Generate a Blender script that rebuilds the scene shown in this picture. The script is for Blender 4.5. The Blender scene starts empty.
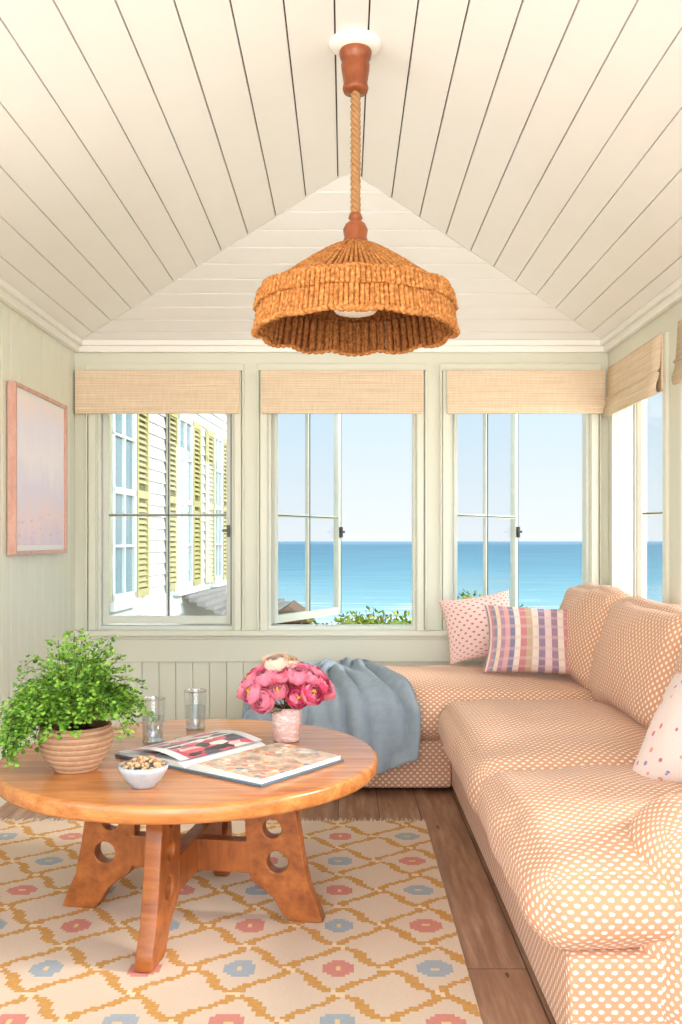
import bpy, math, random
from mathutils import Vector, Matrix, noise
random.seed(7)
S=bpy.context.scene
def L(r,g,b):
    f=lambda c:(c/255/12.92) if c/255<=0.04045 else ((c/255+0.055)/1.055)**2.4
    return (f(r),f(g),f(b),1.0)

# ---------------------------------------------------------------- materials
class NT:
    def __init__(s,name,rough=0.6,spec=0.4):
        s.mat=bpy.data.materials.new(name); s.mat.use_nodes=True
        s.t=s.mat.node_tree; s.b=s.t.nodes['Principled BSDF']
        s.b.inputs['Roughness'].default_value=rough
        s.b.inputs['Specular IOR Level'].default_value=spec
    def set(s,n,i,v):
        if hasattr(v,'is_linked') or isinstance(v,bpy.types.NodeSocket): s.t.links.new(v,n.inputs[i])
        elif v is not None: n.inputs[i].default_value=v
    def m(s,op,a,b=None,c=None):
        n=s.t.nodes.new('ShaderNodeMath'); n.operation=op
        s.set(n,0,a)
        if b is not None: s.set(n,1,b)
        if c is not None: s.set(n,2,c)
        return n.outputs[0]
    def mix(s,f,a,b):
        n=s.t.nodes.new('ShaderNodeMix'); n.data_type='RGBA'
        s.set(n,0,f); s.set(n,6,a); s.set(n,7,b); return n.outputs[2]
    def coord(s,k='Object'):
        return s.t.nodes.new('ShaderNodeTexCoord').outputs[k]
    def mapping(s,v,scale=(1,1,1),loc=(0,0,0),rot=(0,0,0)):
        n=s.t.nodes.new('ShaderNodeMapping'); s.set(n,0,v)
        n.inputs['Scale'].default_value=scale; n.inputs['Location'].default_value=loc; n.inputs['Rotation'].default_value=rot
        return n.outputs[0]
    def xyz(s,v):
        n=s.t.nodes.new('ShaderNodeSeparateXYZ'); s.set(n,0,v); return n.outputs
    def comb(s,x,y,z=0.0):
        n=s.t.nodes.new('ShaderNodeCombineXYZ'); s.set(n,0,x); s.set(n,1,y); s.set(n,2,z); return n.outputs[0]
    def noise(s,v,scale,detail=3,rough=.5):
        n=s.t.nodes.new('ShaderNodeTexNoise'); s.set(n,'Vector',v)
        n.inputs['Scale'].default_value=scale; n.inputs['Detail'].default_value=detail; n.inputs['Roughness'].default_value=rough
        return n.outputs[0]
    def voro(s,v,scale):
        n=s.t.nodes.new('ShaderNodeTexVoronoi'); s.set(n,'Vector',v); n.inputs['Scale'].default_value=scale
        return n.outputs
    def ramp(s,f,stops,interp='LINEAR'):
        n=s.t.nodes.new('ShaderNodeValToRGB'); n.color_ramp.interpolation=interp
        e=n.color_ramp.elements
        e[0].position=stops[0][0]; e[0].color=stops[0][1]
        e[1].position=stops[1][0]; e[1].color=stops[1][1]
        for p,c in stops[2:]:
            x=e.new(p); x.color=c
        s.set(n,0,f); return n.outputs[0]
    def bump(s,h,strength=.3,dist=.005):
        n=s.t.nodes.new('ShaderNodeBump'); n.inputs['Strength'].default_value=strength; n.inputs['Distance'].default_value=dist
        s.set(n,'Height',h); s.t.links.new(n.outputs[0],s.b.inputs['Normal'])
    def col(s,c): s.set(s.b,'Base Color',c)

def plain(name,c,rough=.6,spec=.4,var=.04,nscale=6,bump=0,bscale=200):
    n=NT(name,rough,spec); co=n.coord()
    a=tuple(max(0,x*(1-var*2)) for x in c[:3])+(1,); b=tuple(min(1,x*(1+var)) for x in c[:3])+(1,)
    n.col(n.mix(n.noise(co,nscale,2),a,b))
    if bump: n.bump(n.noise(co,bscale,2),bump,.003)
    return n.mat
def wood(name,c1,c2,scale=(2,22,22),rough=.35,spec=.5):
    n=NT(name,rough,spec); v=n.mapping(n.coord(),scale)
    f=n.noise(v,1.6,6,.6); g=n.noise(n.mapping(n.coord(),(scale[0]*3,scale[1]*5,scale[2]*5)),1.5,4,.7)
    c=n.mix(n.ramp(f,[(.3,(0,0,0,1)),(.72,(1,1,1,1))]),c1,c2)
    c=n.mix(n.m('MULTIPLY',n.ramp(g,[(.5,(0,0,0,1)),(.8,(1,1,1,1))]),.45),c,tuple(x*.5 for x in c1[:3])+(1,))
    n.col(c); n.bump(g,.08,.002); return n.mat

def dotmask(n,uv,sx,sy,r,jit=None):
    def lat(ox,oy):
        o=n.xyz(uv)
        x=n.m('SUBTRACT',n.m('FRACT',n.m('ADD',n.m('DIVIDE',o[0],sx),ox)),.5)
        y=n.m('SUBTRACT',n.m('FRACT',n.m('ADD',n.m('DIVIDE',o[1],sy),oy)),.5)
        x=n.m('MULTIPLY',x,sx*.85); y=n.m('MULTIPLY',y,sy*1.15)
        return n.m('SQRT',n.m('ADD',n.m('MULTIPLY',x,x),n.m('MULTIPLY',y,y)))
    d=n.m('MINIMUM',lat(0,0),lat(.5,.5))
    if jit is not None: d=n.m('ADD',d,jit)
    return n.m('SUBTRACT',1.0,n.m('MINIMUM',1.0,n.m('MAXIMUM',0.0,n.m('DIVIDE',n.m('SUBTRACT',d,r*.8),r*.4))))

def fabric_dots(name,base,dot,sx,sy,r):
    n=NT(name,.85,.12); uv=n.coord('UV')
    jit=n.m('MULTIPLY',n.m('SUBTRACT',n.noise(uv,160,2),.5),.006)
    mk=dotmask(n,uv,sx,sy,r,jit)
    w=n.noise(uv,500,2)
    b2=tuple(x*.88 for x in base[:3])+(1,)
    n.col(n.mix(n.m('MULTIPLY',mk,.95),n.mix(w,b2,base),dot)); n.bump(n.m('ADD',n.m('MULTIPLY',mk,.6),w),.25,.002)
    n.b.inputs['Sheen Weight'].default_value=.1
    return n.mat

m_ceil=plain('painted_ceiling_board',L(248,246,243),.36,.45,.012)
m_gap=plain('shadow_gap_wood',L(104,92,80),.9,.1)
m_wallL=plain('painted_board_sage',L(232,232,214),.4,.4,.02)
m_wgap=plain('board_groove_sage',L(160,164,142),.8,.1)
m_trim=plain('painted_trim_sage',L(222,221,203),.4,.45,.015)
m_white=plain('painted_trim_white',L(244,242,234),.4,.45,.01)
m_sash=plain('painted_sash',L(220,220,208),.4,.45,.02)
m_sashd=plain('sash_edge_dark',L(84,98,98),.4,.45,.02)
m_metal=plain('dark_bronze',L(50,45,40),.35,.6,.02)
m_oak=wood('honey_oak',L(172,96,44),L(216,144,80),rough=.24,spec=.6)
m_oakV=wood('honey_oak_leg',L(128,66,28),L(184,106,50),(12,12,2.2))
m_knob=wood('turned_walnut',L(120,58,28),L(158,84,42),(14,14,3))
m_sofa=fabric_dots('dotted_peach_linen',L(217,160,124),L(246,230,212),.030,.030,.0056)
# glass
def glassmat(name,f,tint):
    n=NT(name); t=n.t; t.nodes.remove(n.b)
    tr=t.nodes.new('ShaderNodeBsdfTransparent'); gl=t.nodes.new('ShaderNodeBsdfGlossy'); gl.inputs['Roughness'].default_value=.03
    tr.inputs[0].default_value=tint
    mx=t.nodes.new('ShaderNodeMixShader'); mx.inputs[0].default_value=f
    t.links.new(tr.outputs[0],mx.inputs[1]); t.links.new(gl.outputs[0],mx.inputs[2])
    t.links.new(mx.outputs[0],t.nodes['Material Output'].inputs[0]); return n.mat
m_glass=glassmat('window_glass',.06,(.95,.97,.98,1))
m_tumbler=glassmat('clear_glass',.12,(.93,.95,.96,1))
m_rimg=glassmat('clear_glass_rim',.5,(.75,.80,.82,1))
m_water=glassmat('drinking_water',.12,(.88,.93,.95,1))
def linen():
    n=NT('woven_bamboo_shade',.9,.1); co=n.coord(); 
    a=n.noise(n.mapping(co,(2,2,190)),1.5,3); b=n.noise(n.mapping(co,(60,60,8)),1.5,2)
    st=n.m('MULTIPLY',n.m('ADD',n.m('SINE',n.m('MULTIPLY',n.xyz(co)[2],2*math.pi/.0095)),1.0),.5)
    f=n.m('ADD',n.m('ADD',n.m('MULTIPLY',a,.6),n.m('MULTIPLY',b,.2)),n.m('MULTIPLY',st,.2))
    n.col(n.ramp(f,[(.35,L(212,184,150)),(.65,L(240,222,196))])); n.bump(f,.5,.004)
    return n.mat
m_linen=linen()
def jute(name,a,b_,c):
    n=NT(name,.85,.15); co=n.coord()
    f=n.noise(n.mapping(co,(1,1,1)),110,3)
    n.col(n.ramp(f,[(.3,a),(.5,b_),(.75,c)])); n.bump(f,.25,.002); return n.mat
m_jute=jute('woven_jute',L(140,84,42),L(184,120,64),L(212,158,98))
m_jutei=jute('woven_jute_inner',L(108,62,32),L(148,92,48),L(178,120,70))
m_rope=plain('jute_rope',L(176,132,90),.85,.15,.2,150,.5,300)
def floorm():
    n=NT('reclaimed_wood_floor',.36,.5); co=n.coord(); o=n.xyz(co)
    px=n.m('DIVIDE',n.m('ADD',o[0],.03),.18); ix=n.m('FLOOR',px)
    wn=n.t.nodes.new('ShaderNodeTexWhiteNoise'); wn.noise_dimensions='1D'; n.set(wn,'W',ix)
    yy=n.m('ADD',o[1],n.m('MULTIPLY',wn.outputs[0],7.0))
    iy=n.m('FLOOR',n.m('DIVIDE',yy,2.2))
    wn2=n.t.nodes.new('ShaderNodeTexWhiteNoise'); wn2.noise_dimensions='2D'; n.set(wn2,'Vector',n.comb(ix,iy))
    v=n.comb(n.m('MULTIPLY',o[0],26.0),n.m('ADD',n.m('MULTIPLY',o[1],2.2),n.m('MULTIPLY',wn2.outputs[0],40.0)))
    g=n.noise(v,1.2,6,.65)
    c=n.ramp(g,[(.25,L(120,82,62)),(.5,L(166,124,96)),(.75,L(204,170,142))])
    c=n.mix(n.m('MULTIPLY',wn2.outputs[0],.3),c,L(142,102,80))
    kn=n.noise(n.mapping(co,(9,3,1)),1.6,2); c=n.mix(n.m('GREATER_THAN',kn,.72),c,L(80,54,42))
    e=n.m('ABSOLUTE',n.m('SUBTRACT',n.m('FRACT',px),.5)); gap=n.m('GREATER_THAN',e,.488)
    ey=n.m('LESS_THAN',n.m('FRACT',n.m('DIVIDE',yy,2.2)),.002)
    gap=n.m('MAXIMUM',gap,ey)
    n.col(n.mix(gap,c,L(76,54,42))); n.bump(n.m('SUBTRACT',g,gap),.25,.004); return n.mat
m_floor=floorm()
def rugm():
    n=NT('kilim_rug',.95,.05); o=n.xyz(n.coord()); q=.0125
    X=n.m('MULTIPLY',n.m('FLOOR',n.m('DIVIDE',o[0],q)),q); Y=n.m('MULTIPLY',n.m('FLOOR',n.m('DIVIDE',o[1],q)),q)
    x=n.m('DIVIDE',n.m('ADD',X,.026),.27); y=n.m('DIVIDE',n.m('ADD',Y,-.26),.29)
    def line(a,w):
        return n.m('LESS_THAN',n.m('ABSOLUTE',n.m('SUBTRACT',n.m('FRACT',a),.5)),w)
    a=n.m('ADD',x,y); b=n.m('SUBTRACT',x,y)
    wob=n.m('MULTIPLY',n.m('SINE',n.m('MULTIPLY',y,4*math.pi)),.055)
    a=n.m('ADD',a,wob); b=n.m('SUBTRACT',b,n.m('MULTIPLY',wob,-1.0))
    ln=n.m('MAXIMUM',line(a,.066),line(b,.066))
    core=n.m('MULTIPLY',line(a,.066),line(b,.066))
    cx=n.m('SUBTRACT',x,n.m('ROUND',x)); cy=n.m('SUBTRACT',y,n.m('ROUND',y))
    ax=n.m('MULTIPLY',n.m('ABSOLUTE',cx),.27); ay=n.m('MULTIPLY',n.m('ABSOLUTE',cy),.29)
    r=n.m('ADD',ax,ay)
    mx=n.m('MAXIMUM',ax,ay); mn=n.m('MINIMUM',ax,ay)
    fl=n.m('LESS_THAN',n.m('MAXIMUM',mx,n.m('ADD',mn,.012)),.046)
    fl=n.m('MULTIPLY',fl,n.m('LESS_THAN',r,.066))
    ctr=n.m('LESS_THAN',r,.012)
    par=n.m('FLOORED_MODULO',n.m('ADD',n.m('ROUND',x),n.m('ROUND',y)),2.0)
    par=n.m('GREATER_THAN',par,.5)
    wv=n.noise(n.mapping(n.coord(),(60,260,1)),1.5,3)
    wv2=n.noise(n.mapping(n.coord(),(30,90,1)),1.5,4,.7)
    blot=n.noise(n.coord(),3.0,3)
    base=n.mix(n.m('ADD',n.m('MULTIPLY',wv,.6),n.m('MULTIPLY',blot,.4)),L(200,172,148),L(232,210,188))
    mus=n.mix(wv,L(184,122,48),L(214,160,80))
    worn=n.m('MULTIPLY',n.ramp(wv2,[(.35,(0,0,0,1)),(.7,(1,1,1,1))]),.28)
    c=n.mix(ln,base,n.mix(worn,mus,base))
    c=n.mix(core,c,L(228,202,170))
    fc=n.mix(par,n.mix(wv,L(196,108,98),L(218,146,132)),n.mix(wv,L(138,150,162),L(170,178,184)))
    c=n.mix(n.m('MULTIPLY',fl,.9),c,fc); c=n.mix(ctr,c,L(226,190,140))
    n.col(c); n.bump(wv,.6,.004); return n.mat
m_rug=rugm()
m_fringe=plain('cotton_fringe',L(218,200,182),.9,.1,.1,60)
m_throw=plain('blue_wool_throw',L(156,167,176),.95,.08,.1,30,.6,350)
# sea
def seam():
    n=NT('sea_water',.7,.03); o=n.xyz(n.coord())
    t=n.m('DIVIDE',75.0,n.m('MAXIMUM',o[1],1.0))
    wv=n.noise(n.mapping(n.coord(),(.02,.10,1)),1.0,6,.7)
    wf=n.noise(n.comb(n.m('DIVIDE',n.m('MULTIPLY',o[0],5.0),n.m('MAXIMUM',o[1],1.0)),n.m('MULTIPLY',t,38.0)),1.6,7,.75)
    t2=n.m('ADD',t,n.m('MULTIPLY',n.m('SUBTRACT',wf,.5),.8))
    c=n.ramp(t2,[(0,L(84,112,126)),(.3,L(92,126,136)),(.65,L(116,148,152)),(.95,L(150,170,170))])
    hz=n.ramp(t,[(0,(1,1,1,1)),(.05,(0,0,0,1))]); c=n.mix(n.m('MULTIPLY',hz,.55),c,L(140,158,170))  # pale horizon haze blended into the water's base colour
    fo=n.m('GREATER_THAN',n.m('ADD',wf,n.m('MULTIPLY',t,.32)),.82)
    c=n.mix(n.m('MULTIPLY',fo,.8),c,L(204,212,214))
    n.col(c); n.bump(wv,.3,.5); return n.mat
m_sea=seam()
m_sand=plain('beach_sand',L(200,184,154),.95,.05,.06,.5)
m_grass=plain('dune_grass',L(110,128,56),.95,.05,.2,2)
m_siding=plain('white_clapboard',L(206,207,203),.6,.2,.02)
m_shut=plain('olive_yellow_shutter',L(168,158,104),.6,.2,.03)
m_hwin=plain('house_window_glass',L(100,124,130),.15,.8,.1,1)
m_roof=plain('grey_shingle',L(128,124,120),.9,.1,.25,14)
m_roofb=plain('brown_shingle',L(108,80,62),.9,.1,.25,14)

# ---------------------------------------------------------------- mesh builder
class MB:
    def __init__(s): s.v=[];s.f=[];s.u=[];s.mi=[];s.sm=[]
    def add(s,vs,fs,m=0,M=None,smooth=False,uvs=None):
        o=len(s.v)
        for p in vs:
            p=Vector(p); s.v.append(M@p if M is not None else p)
        for k,f in enumerate(fs):
            s.f.append([o+i for i in f]); s.mi.append(m); s.sm.append(smooth)
            s.u.append(uvs[k] if uvs else [(0,0)]*len(f))
    def box(s,x0,x1,y0,y1,z0,z1,m=0,M=None):
        vs=[(x,y,z) for z in(z0,z1) for y in(y0,y1) for x in(x0,x1)]
        fs=[(0,2,3,1),(4,5,7,6),(0,1,5,4),(2,6,7,3),(0,4,6,2),(1,3,7,5)]
        s.add(vs,fs,m,M)
    def prism(s,pts,off,m=0):
        n=len(pts); off=Vector(off); a=[Vector(p) for p in pts]; b=[p+off for p in a]
        fs=[tuple(range(n)),tuple(range(2*n-1,n-1,-1))]+[(i,i+n,(i+1)%n+n,(i+1)%n) for i in range(n)]
        s.add(a+b,fs,m)
    def lathe(s,prof,c=(0,0,0),n=40,m=0,smooth=True,rf=None,M=None):
        vs=[];fs=[]
        for i,(r,z) in enumerate(prof):
            for k in range(n):
                a=2*math.pi*k/n; rr=r*(rf(a) if rf else 1)
                vs.append((c[0]+rr*math.cos(a),c[1]+rr*math.sin(a),c[2]+z))
        for i in range(len(prof)-1):
            for k in range(n):
                fs.append((i*n+k,i*n+(k+1)%n,(i+1)*n+(k+1)%n,(i+1)*n+k))
        s.add(vs,fs,m,M,smooth)
    def tube(s,path,r,n=6,m=0,rf=None,closed=False):
        P=[Vector(p) for p in path]; N=len(P); vs=[];fs=[]; prev=None
        for i,p in enumerate(P):
            if closed: t=(P[(i+1)%N]-P[i-1])
            else: t=P[min(i+1,N-1)]-P[max(i-1,0)]
            t.normalize()
            if prev is None:
                up=Vector((0,0,1)) if abs(t.z)<.9 else Vector((1,0,0)); a=t.cross(up).normalized()
            else: a=(prev-t*prev.dot(t)).normalized()
            prev=a; b=t.cross(a); rr=r*(rf(i/(N-1)) if rf else 1)
            for k in range(n):
                q=2*math.pi*k/n; vs.append(p+a*math.cos(q)*rr+b*math.sin(q)*rr)
        for i in range(N if closed else N-1):
            j=(i+1)%N
            for k in range(n): fs.append((i*n+k,i*n+(k+1)%n,j*n+(k+1)%n,j*n+k))
        if not closed: fs.append(tuple(range(n-1,-1,-1))); fs.append(tuple((N-1)*n+k for k in range(n)))
        s.add(vs,fs,m,None,True)
    def grid(s,fn,nu,nv,m=0,smooth=True,M=None,flip=False):
        vs=[];fs=[];uvs=[]
        for j in range(nv+1):
            for i in range(nu+1): vs.append(fn(i/nu,j/nv))
        for j in range(nv):
            for i in range(nu):
                a=j*(nu+1)+i; f=[a,a+1,a+nu+2,a+nu+1]; u=[(i/nu,j/nv),((i+1)/nu,j/nv),((i+1)/nu,(j+1)/nv),(i/nu,(j+1)/nv)]
                if flip: f.reverse();u.reverse()
                fs.append(f);uvs.append(u)
        s.add(vs,fs,m,M,smooth,uvs)
    def cushion(s,c,h,r,puff=0,bulge=0,m=0,seed=0,N=18,M=None,wr=.004):
        hx,hy,hz=h; vid={};vs=[];fs=[];uvs=[]
        def pt(x,y,z):
            p=Vector((x*hx,y*hy,z*hz))
            q=Vector((max(-(hx-r),min(hx-r,p.x)),max(-(hy-r),min(hy-r,p.y)),max(-(hz-r),min(hz-r,p.z))))
            d=(p-q); d.normalize(); o=q+d*r
            o.z+=puff*(1-x*x)*(1-y*y)*(z+1)/2
            b=bulge*(1-z*z)
            o.x+=x*b*(1-y**4)*1.0; o.y+=y*b*(1-x**4)*1.0
            if wr:
                w=noise.noise(Vector((o.x*5+seed*7,o.y*5,o.z*5)))+.5*noise.noise(Vector((o.x*13+seed*3,o.y*9,o.z*13)))
                o+=d*w*wr
            return o+Vector(c)
        def vi(x,y,z):
            k=(round(x,4),round(y,4),round(z,4))
            if k not in vid: vid[k]=len(vs); vs.append(pt(x,y,z))
            return vid[k]
        T=[math.sin((i/N*2-1)*math.pi/2) for i in range(N+1)]
        for ax in range(3):
            for sg in(-1,1):
                for i in range(N):
                    for j in range(N):
                        q=[(T[i],T[j]),(T[i+1],T[j]),(T[i+1],T[j+1]),(T[i],T[j+1])]
                        P=[]
                        for a,b in q:
                            P.append((sg,a,b) if ax==0 else ((b,sg,a) if ax==1 else (a,b,sg)))
                        if sg<0: P.reverse()
                        U=[]
                        for x,y,z in P:
                            if ax==2: U.append((x*hx+c[0],y*hy+c[1]))
                            elif ax==0: U.append((sg*(hx+hz-z*hz)+c[0],y*hy+c[1]))
                            else: U.append((x*hx+c[0],sg*(hy+hz-z*hz)+c[1]))
                        fs.append([vi(*p) for p in P]); uvs.append(U)
        s.add(vs,fs,m,M,True,uvs)
    def pillow(s,w,h,t,M,m=0,N=22,seed=0):
        for sg in(-1,1):
            def fn(a,b):
                u=math.sin((a*2-1)*math.pi/2); v=math.sin((b*2-1)*math.pi/2)
                x=w/2*u*(1-.09*(1-v*v)); y=h/2*v*(1-.09*(1-u*u))
                z=t/2*(max(0,(1-u**2)*(1-v**2)))**.42*(1+.12*noise.noise(Vector((u*2+seed,v*2,sg))))
                return (x,y,sg*z)
            s.grid(fn,N,N,m,True,M,flip=(sg<0))
    def build(s,name,mats,parent=None,bevel=0,weld=False,solid=0,auto=False):
        me=bpy.data.meshes.new(name); me.from_pydata([tuple(v) for v in s.v],[],s.f)
        for m in mats: me.materials.append(m)
        me.polygons.foreach_set('material_index',s.mi); me.polygons.foreach_set('use_smooth',s.sm)
        uv=me.uv_layers.new(name='UVMap'); k=0
        for f in s.u:
            for u in f: uv.data[k].uv=u; k+=1
        me.validate(); me.update()
        o=bpy.data.objects.new(name,me); S.collection.objects.link(o)
        if weld: w=o.modifiers.new('weld','WELD'); w.merge_threshold=.0004
        if solid: w=o.modifiers.new('sol','SOLIDIFY'); w.thickness=solid
        if bevel: b=o.modifiers.new('bev','BEVEL'); b.width=bevel; b.segments=2; b.limit_method='ANGLE'
        if parent: o.parent=parent
        return o
def empty(name,loc=(0,0,0)):
    e=bpy.data.objects.new(name,None); e.empty_display_size=.1; S.collection.objects.link(e); return e

# ---------------------------------------------------------------- room constants
XL,XR,YB=-1.568,1.527,5.40
YF=-1.6
ZC=2.345; ZR=2.735; XC=.02; YA=3.85; RB=.05
SZ0,SZ1=.683,2.165   # window opening heights

# floor
b=MB(); b.box(XL-.12,XR+.16,YF,YB+.12,-.12,0); b.build('floor',[m_floor])

# ceiling planks
b=MB(); g=.0026; NP=11
def zs(X): return ZC+(ZR-ZC)*((X-XL)/(XC-XL) if X<XC else (XR-X)/(XR-XC))
def yh(X): return YA+(YB-YA)*((XC-X)/(XC-XL) if X<XC else (X-XC)/(XR-XC))
for side in(0,1):
    A,B=(XL,XC-RB) if side==0 else (XC+RB,XR)
    for k in range(NP):
        x0=A+(B-A)*k/NP+g; x1=A+(B-A)*(k+1)/NP-g
        b.prism([(x0,YF,zs(x0)),(x1,YF,zs(x1)),(x1,yh(x1)-g,zs(x1)),(x0,yh(x0)-g,zs(x0))],(0,0,.012),0)
    A,B=(XL,XC) if side==0 else (XC,XR)
    b.prism([(A,YF,zs(A)+.012),(B,YF,zs(B)+.012),(B,yh(B),zs(B)+.012),(A,yh(A),zs(A)+.012)],(0,0,.08),1)
zr=zs(XC-RB)
b.prism([(XC-RB+g,YF,zr),(XC+RB-g,YF,zr),(XC+RB-g,YA+.045,zr),(XC,YA+.012,zr),(XC-RB+g,YA+.045,zr)],(0,0,.009),0)
for k in range(NP):
    def hp(t):
        return YB-(YB-YA)*t, ZC+(ZR-ZC)*t, XL+(XC-XL)*t, XR-(XR-XC)*t
    t0=k/NP+.0040; t1=(k+1)/NP-.0040
    y0,z0,a0,c0=hp(t0); y1,z1,a1,c1=hp(t1)
    pts=[(a0+g,y0,z0),(c0-g,y0,z0),(c1-g,y1,z1),(a1+g,y1,z1)]
    if k==NP-1: pts=[(a0+g,y0,z0),(c0-g,y0,z0),(XC,YA+.01,ZR)]
    b.prism(pts,(0,0,.012),0)
b.prism([(XL,YB,ZC+.012),(XR,YB,ZC+.012),(XC,YA,ZR+.012)],(0,0,.08),1)
b.build('ceiling',[m_ceil,m_gap])

# back wall
W=[(-1.44,-.645),(-.447,.412),(.61,1.423)]
b=MB(); Y0,Y1=YB,YB+.12
b.box(XL-.12,XR+.16,Y0,Y1,-.1,SZ0); b.box(XL-.12,XR+.16,Y0,Y1,SZ1,ZC+.06)
xs=[XL-.12]+[v for w in W for v in w]+[XR+.16]
for i in range(0,8,2): b.box(xs[i],xs[i+1],Y0,Y1,SZ0,SZ1)
x=XL
while x<XR-.01:
    x1=min(x+.098,XR); b.box(x+.0018,x1-.0018,Y0-.012,Y0,0,.50,0); x=x1
b.build('wall_back',[m_trim],bevel=.0015)
b=MB(); b.box(XL,XR,Y0-.024,Y0,.50,.645); b.box(XL,XR,Y0-.03,Y0,0,.12); b.build('baseboard_back',[m_trim],bevel=.004)
b=MB(); b.box(XL,XR,Y0-.06,Y0+.0,.652,.683); b.box(XL,XR,Y0-.035,Y0,.632,.652); b.build('trim_1',[m_trim],bevel=.005)
b=MB()
for (a,c) in W:
    for sx0,sx1 in((a-.045,a-.004),(c+.004,c+.045)): b.box(sx0,sx1,Y0-.022,Y0,SZ0,SZ1+.02)
    for sx0,sx1 in((a-.06,a-.05),(c+.05,c+.06)): b.box(sx0,sx1,Y0-.03,Y0,SZ0,SZ1+.02)
    b.box(a-.06,c+.06,Y0-.026,Y0,SZ1+.02,SZ1+.06)
b.build('trim_2',[m_trim],bevel=.003)

# crown
b=MB()
b.box(XL,XR,YB-.035,YB,ZC-.055,ZC+.004); b.box(XL,XR,YB-.06,YB-.035,ZC-.02,ZC+.012)
b.build('trim_3',[m_white],bevel=.006)
b=MB()
b.box(XL,XL+.035,YF,YB-.03,ZC-.055,ZC+.004); b.box(XL+.035,XL+.06,YF,YB-.03,ZC-.02,ZC+.012)
b.build('trim_4',[m_white],bevel=.006)
b=MB()
b.box(XR-.035,XR,YF,YB-.03,ZC-.055,ZC+.004); b.box(XR-.06,XR-.035,YF,YB-.03,ZC-.02,ZC+.012)
b.build('trim_5',[m_white],bevel=.006)

# left wall : vertical boards, windows behind the camera position
b=MB()
LW=[(-.9,.5),(.9,2.3)]
ysL=[YF]+[v for w in LW for v in w]+[YB]
for i in range(0,len(ysL),2): b.box(XL-.12,XL-.01,ysL[i],ysL[i+1],SZ0,SZ1,1)
b.box(XL-.12,XL-.01,YF,YB,-.1,SZ0,1); b.box(XL-.12,XL-.01,YF,YB,SZ1,ZC+.08,1)
y=YB
while y>2.45:
    b.box(XL-.012,XL,y-.115+.0026,y-.0026,0,ZC,0); y-=.115
b.box(XL-.012,XL,YF,y,0,SZ0,0); b.box(XL-.012,XL,YF,y,SZ1,ZC,0)
b.build('wall_left',[m_wallL,m_wgap],bevel=.002)
b=MB(); b.box(XL,XL+.018,YF,YB-.035,0,.13); b.build('baseboard_left',[m_trim],bevel=.004)

# right wall with windows
RW=[(4.42,5.24),(3.28,4.16),(2.1,2.98),(.9,1.8),(-.9,.5)]
b=MB(); yr=sorted([v for w in RW for v in w]); yr=[YF]+yr+[YB]
for i in range(0,len(yr),2): b.box(XR,XR+.16,yr[i],yr[i+1],SZ0,SZ1)
b.box(XR,XR+.16,YF,YB,-.1,SZ0); b.box(XR,XR+.16,YF,YB,SZ1,ZC+.08)
b.build('wall_right',[m_trim],bevel=.002)
b=MB()
for (a,c) in RW:
    for s0,s1 in((a-.05,a-.004),(c+.004,c+.05)): b.box(XR-.02,XR,s0,s1,SZ0,SZ1+.02)
    for k in range(3):   # reeded jamb boards
        b.box(XR+.01+k*.045,XR+.05+k*.045,c-.008,c,SZ0,SZ1)
b.box(XR-.045,XR,YF,YB-.06,.655,.683)
b.build('trim_6',[m_trim],bevel=.003)

# windows (frame + casement sash)
def sash(b,w,h,M,vbar=True,mid=.45):
    f=.034;t=.02
    for (a0,a1,z0,z1) in((0,f,0,h),(w-f,w,0,h),(f,w-f,0,f+.012),(f,w-f,h-f,h)):
        b.box(a0,a1,-t,t,z0,z1,0,M)
    zm=h*mid
    b.box(f,w-f,-.012,.012,zm-.009,zm+.009,0,M)
    if vbar: b.box(w/2-.009,w/2+.009,-.012,.012,f,h-f,0,M)
    b.box(f,w-f,-.0165,-.0125,zm-.004,zm+.003,2,M)
    if vbar: b.box(w/2+.001,w/2+.009,-.0165,-.0125,f,h-f,2,M)
    b.box(w-.010,w+.002,-t-.001,t+.001,0,h,2,M)
    b.box(f-.004,w-f+.004,-.003,.003,f,h-f,1,M)
    # handle
    b.box(w-.03,w-.012,-t-.02,-t,zm-.13,zm-.06,3,M); b.box(w-.055,w-.012,-t-.035,-t-.02,zm-.10,zm-.085,3,M)
def window(name,hx,hy,w,ang,fr):
    b=MB(); M=Matrix.Translation((hx,hy,SZ0+.03))@Matrix.Rotation(ang,4,'Z')
    sash(b,w,SZ1-SZ0-.06,M)
    for bx in fr: b.box(*bx,0)
    return b.build(name,[m_sash,m_glass,m_sashd,m_metal],bevel=.0015)
for i,(a,c) in enumerate(W):
    fr=[(a,a+.016,YB+.02,YB+.12,SZ0,SZ1),(c-.016,c,YB+.02,YB+.12,SZ0,SZ1),(a+.016,c-.016,YB+.02,YB+.12,SZ0,SZ0+.022),(a+.016,c-.016,YB+.02,YB+.12,SZ1-.025,SZ1)]
    ang=[0,math.radians(62),math.radians(51)][i]
    window('window_%d'%(i+1),a+.018,YB+.085,c-a-.036,ang,fr)
for i,(a,c) in enumerate(RW):
    fr=[(XR+.05,XR+.16,a,a+.022,SZ0,SZ1),(XR+.1,XR+.16,c-.022,c-.0005,SZ0,SZ1),(XR+.03,XR+.16,a+.022,c-.022,SZ0,SZ0+.025),(XR+.03,XR+.16,a+.022,c-.022,SZ1-.025,SZ1)]
    ang=math.radians(-90 if i else -62)
    window('window_%d'%(i+4),XR+.125,c-.026,c-a-.05,ang,fr)

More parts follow.
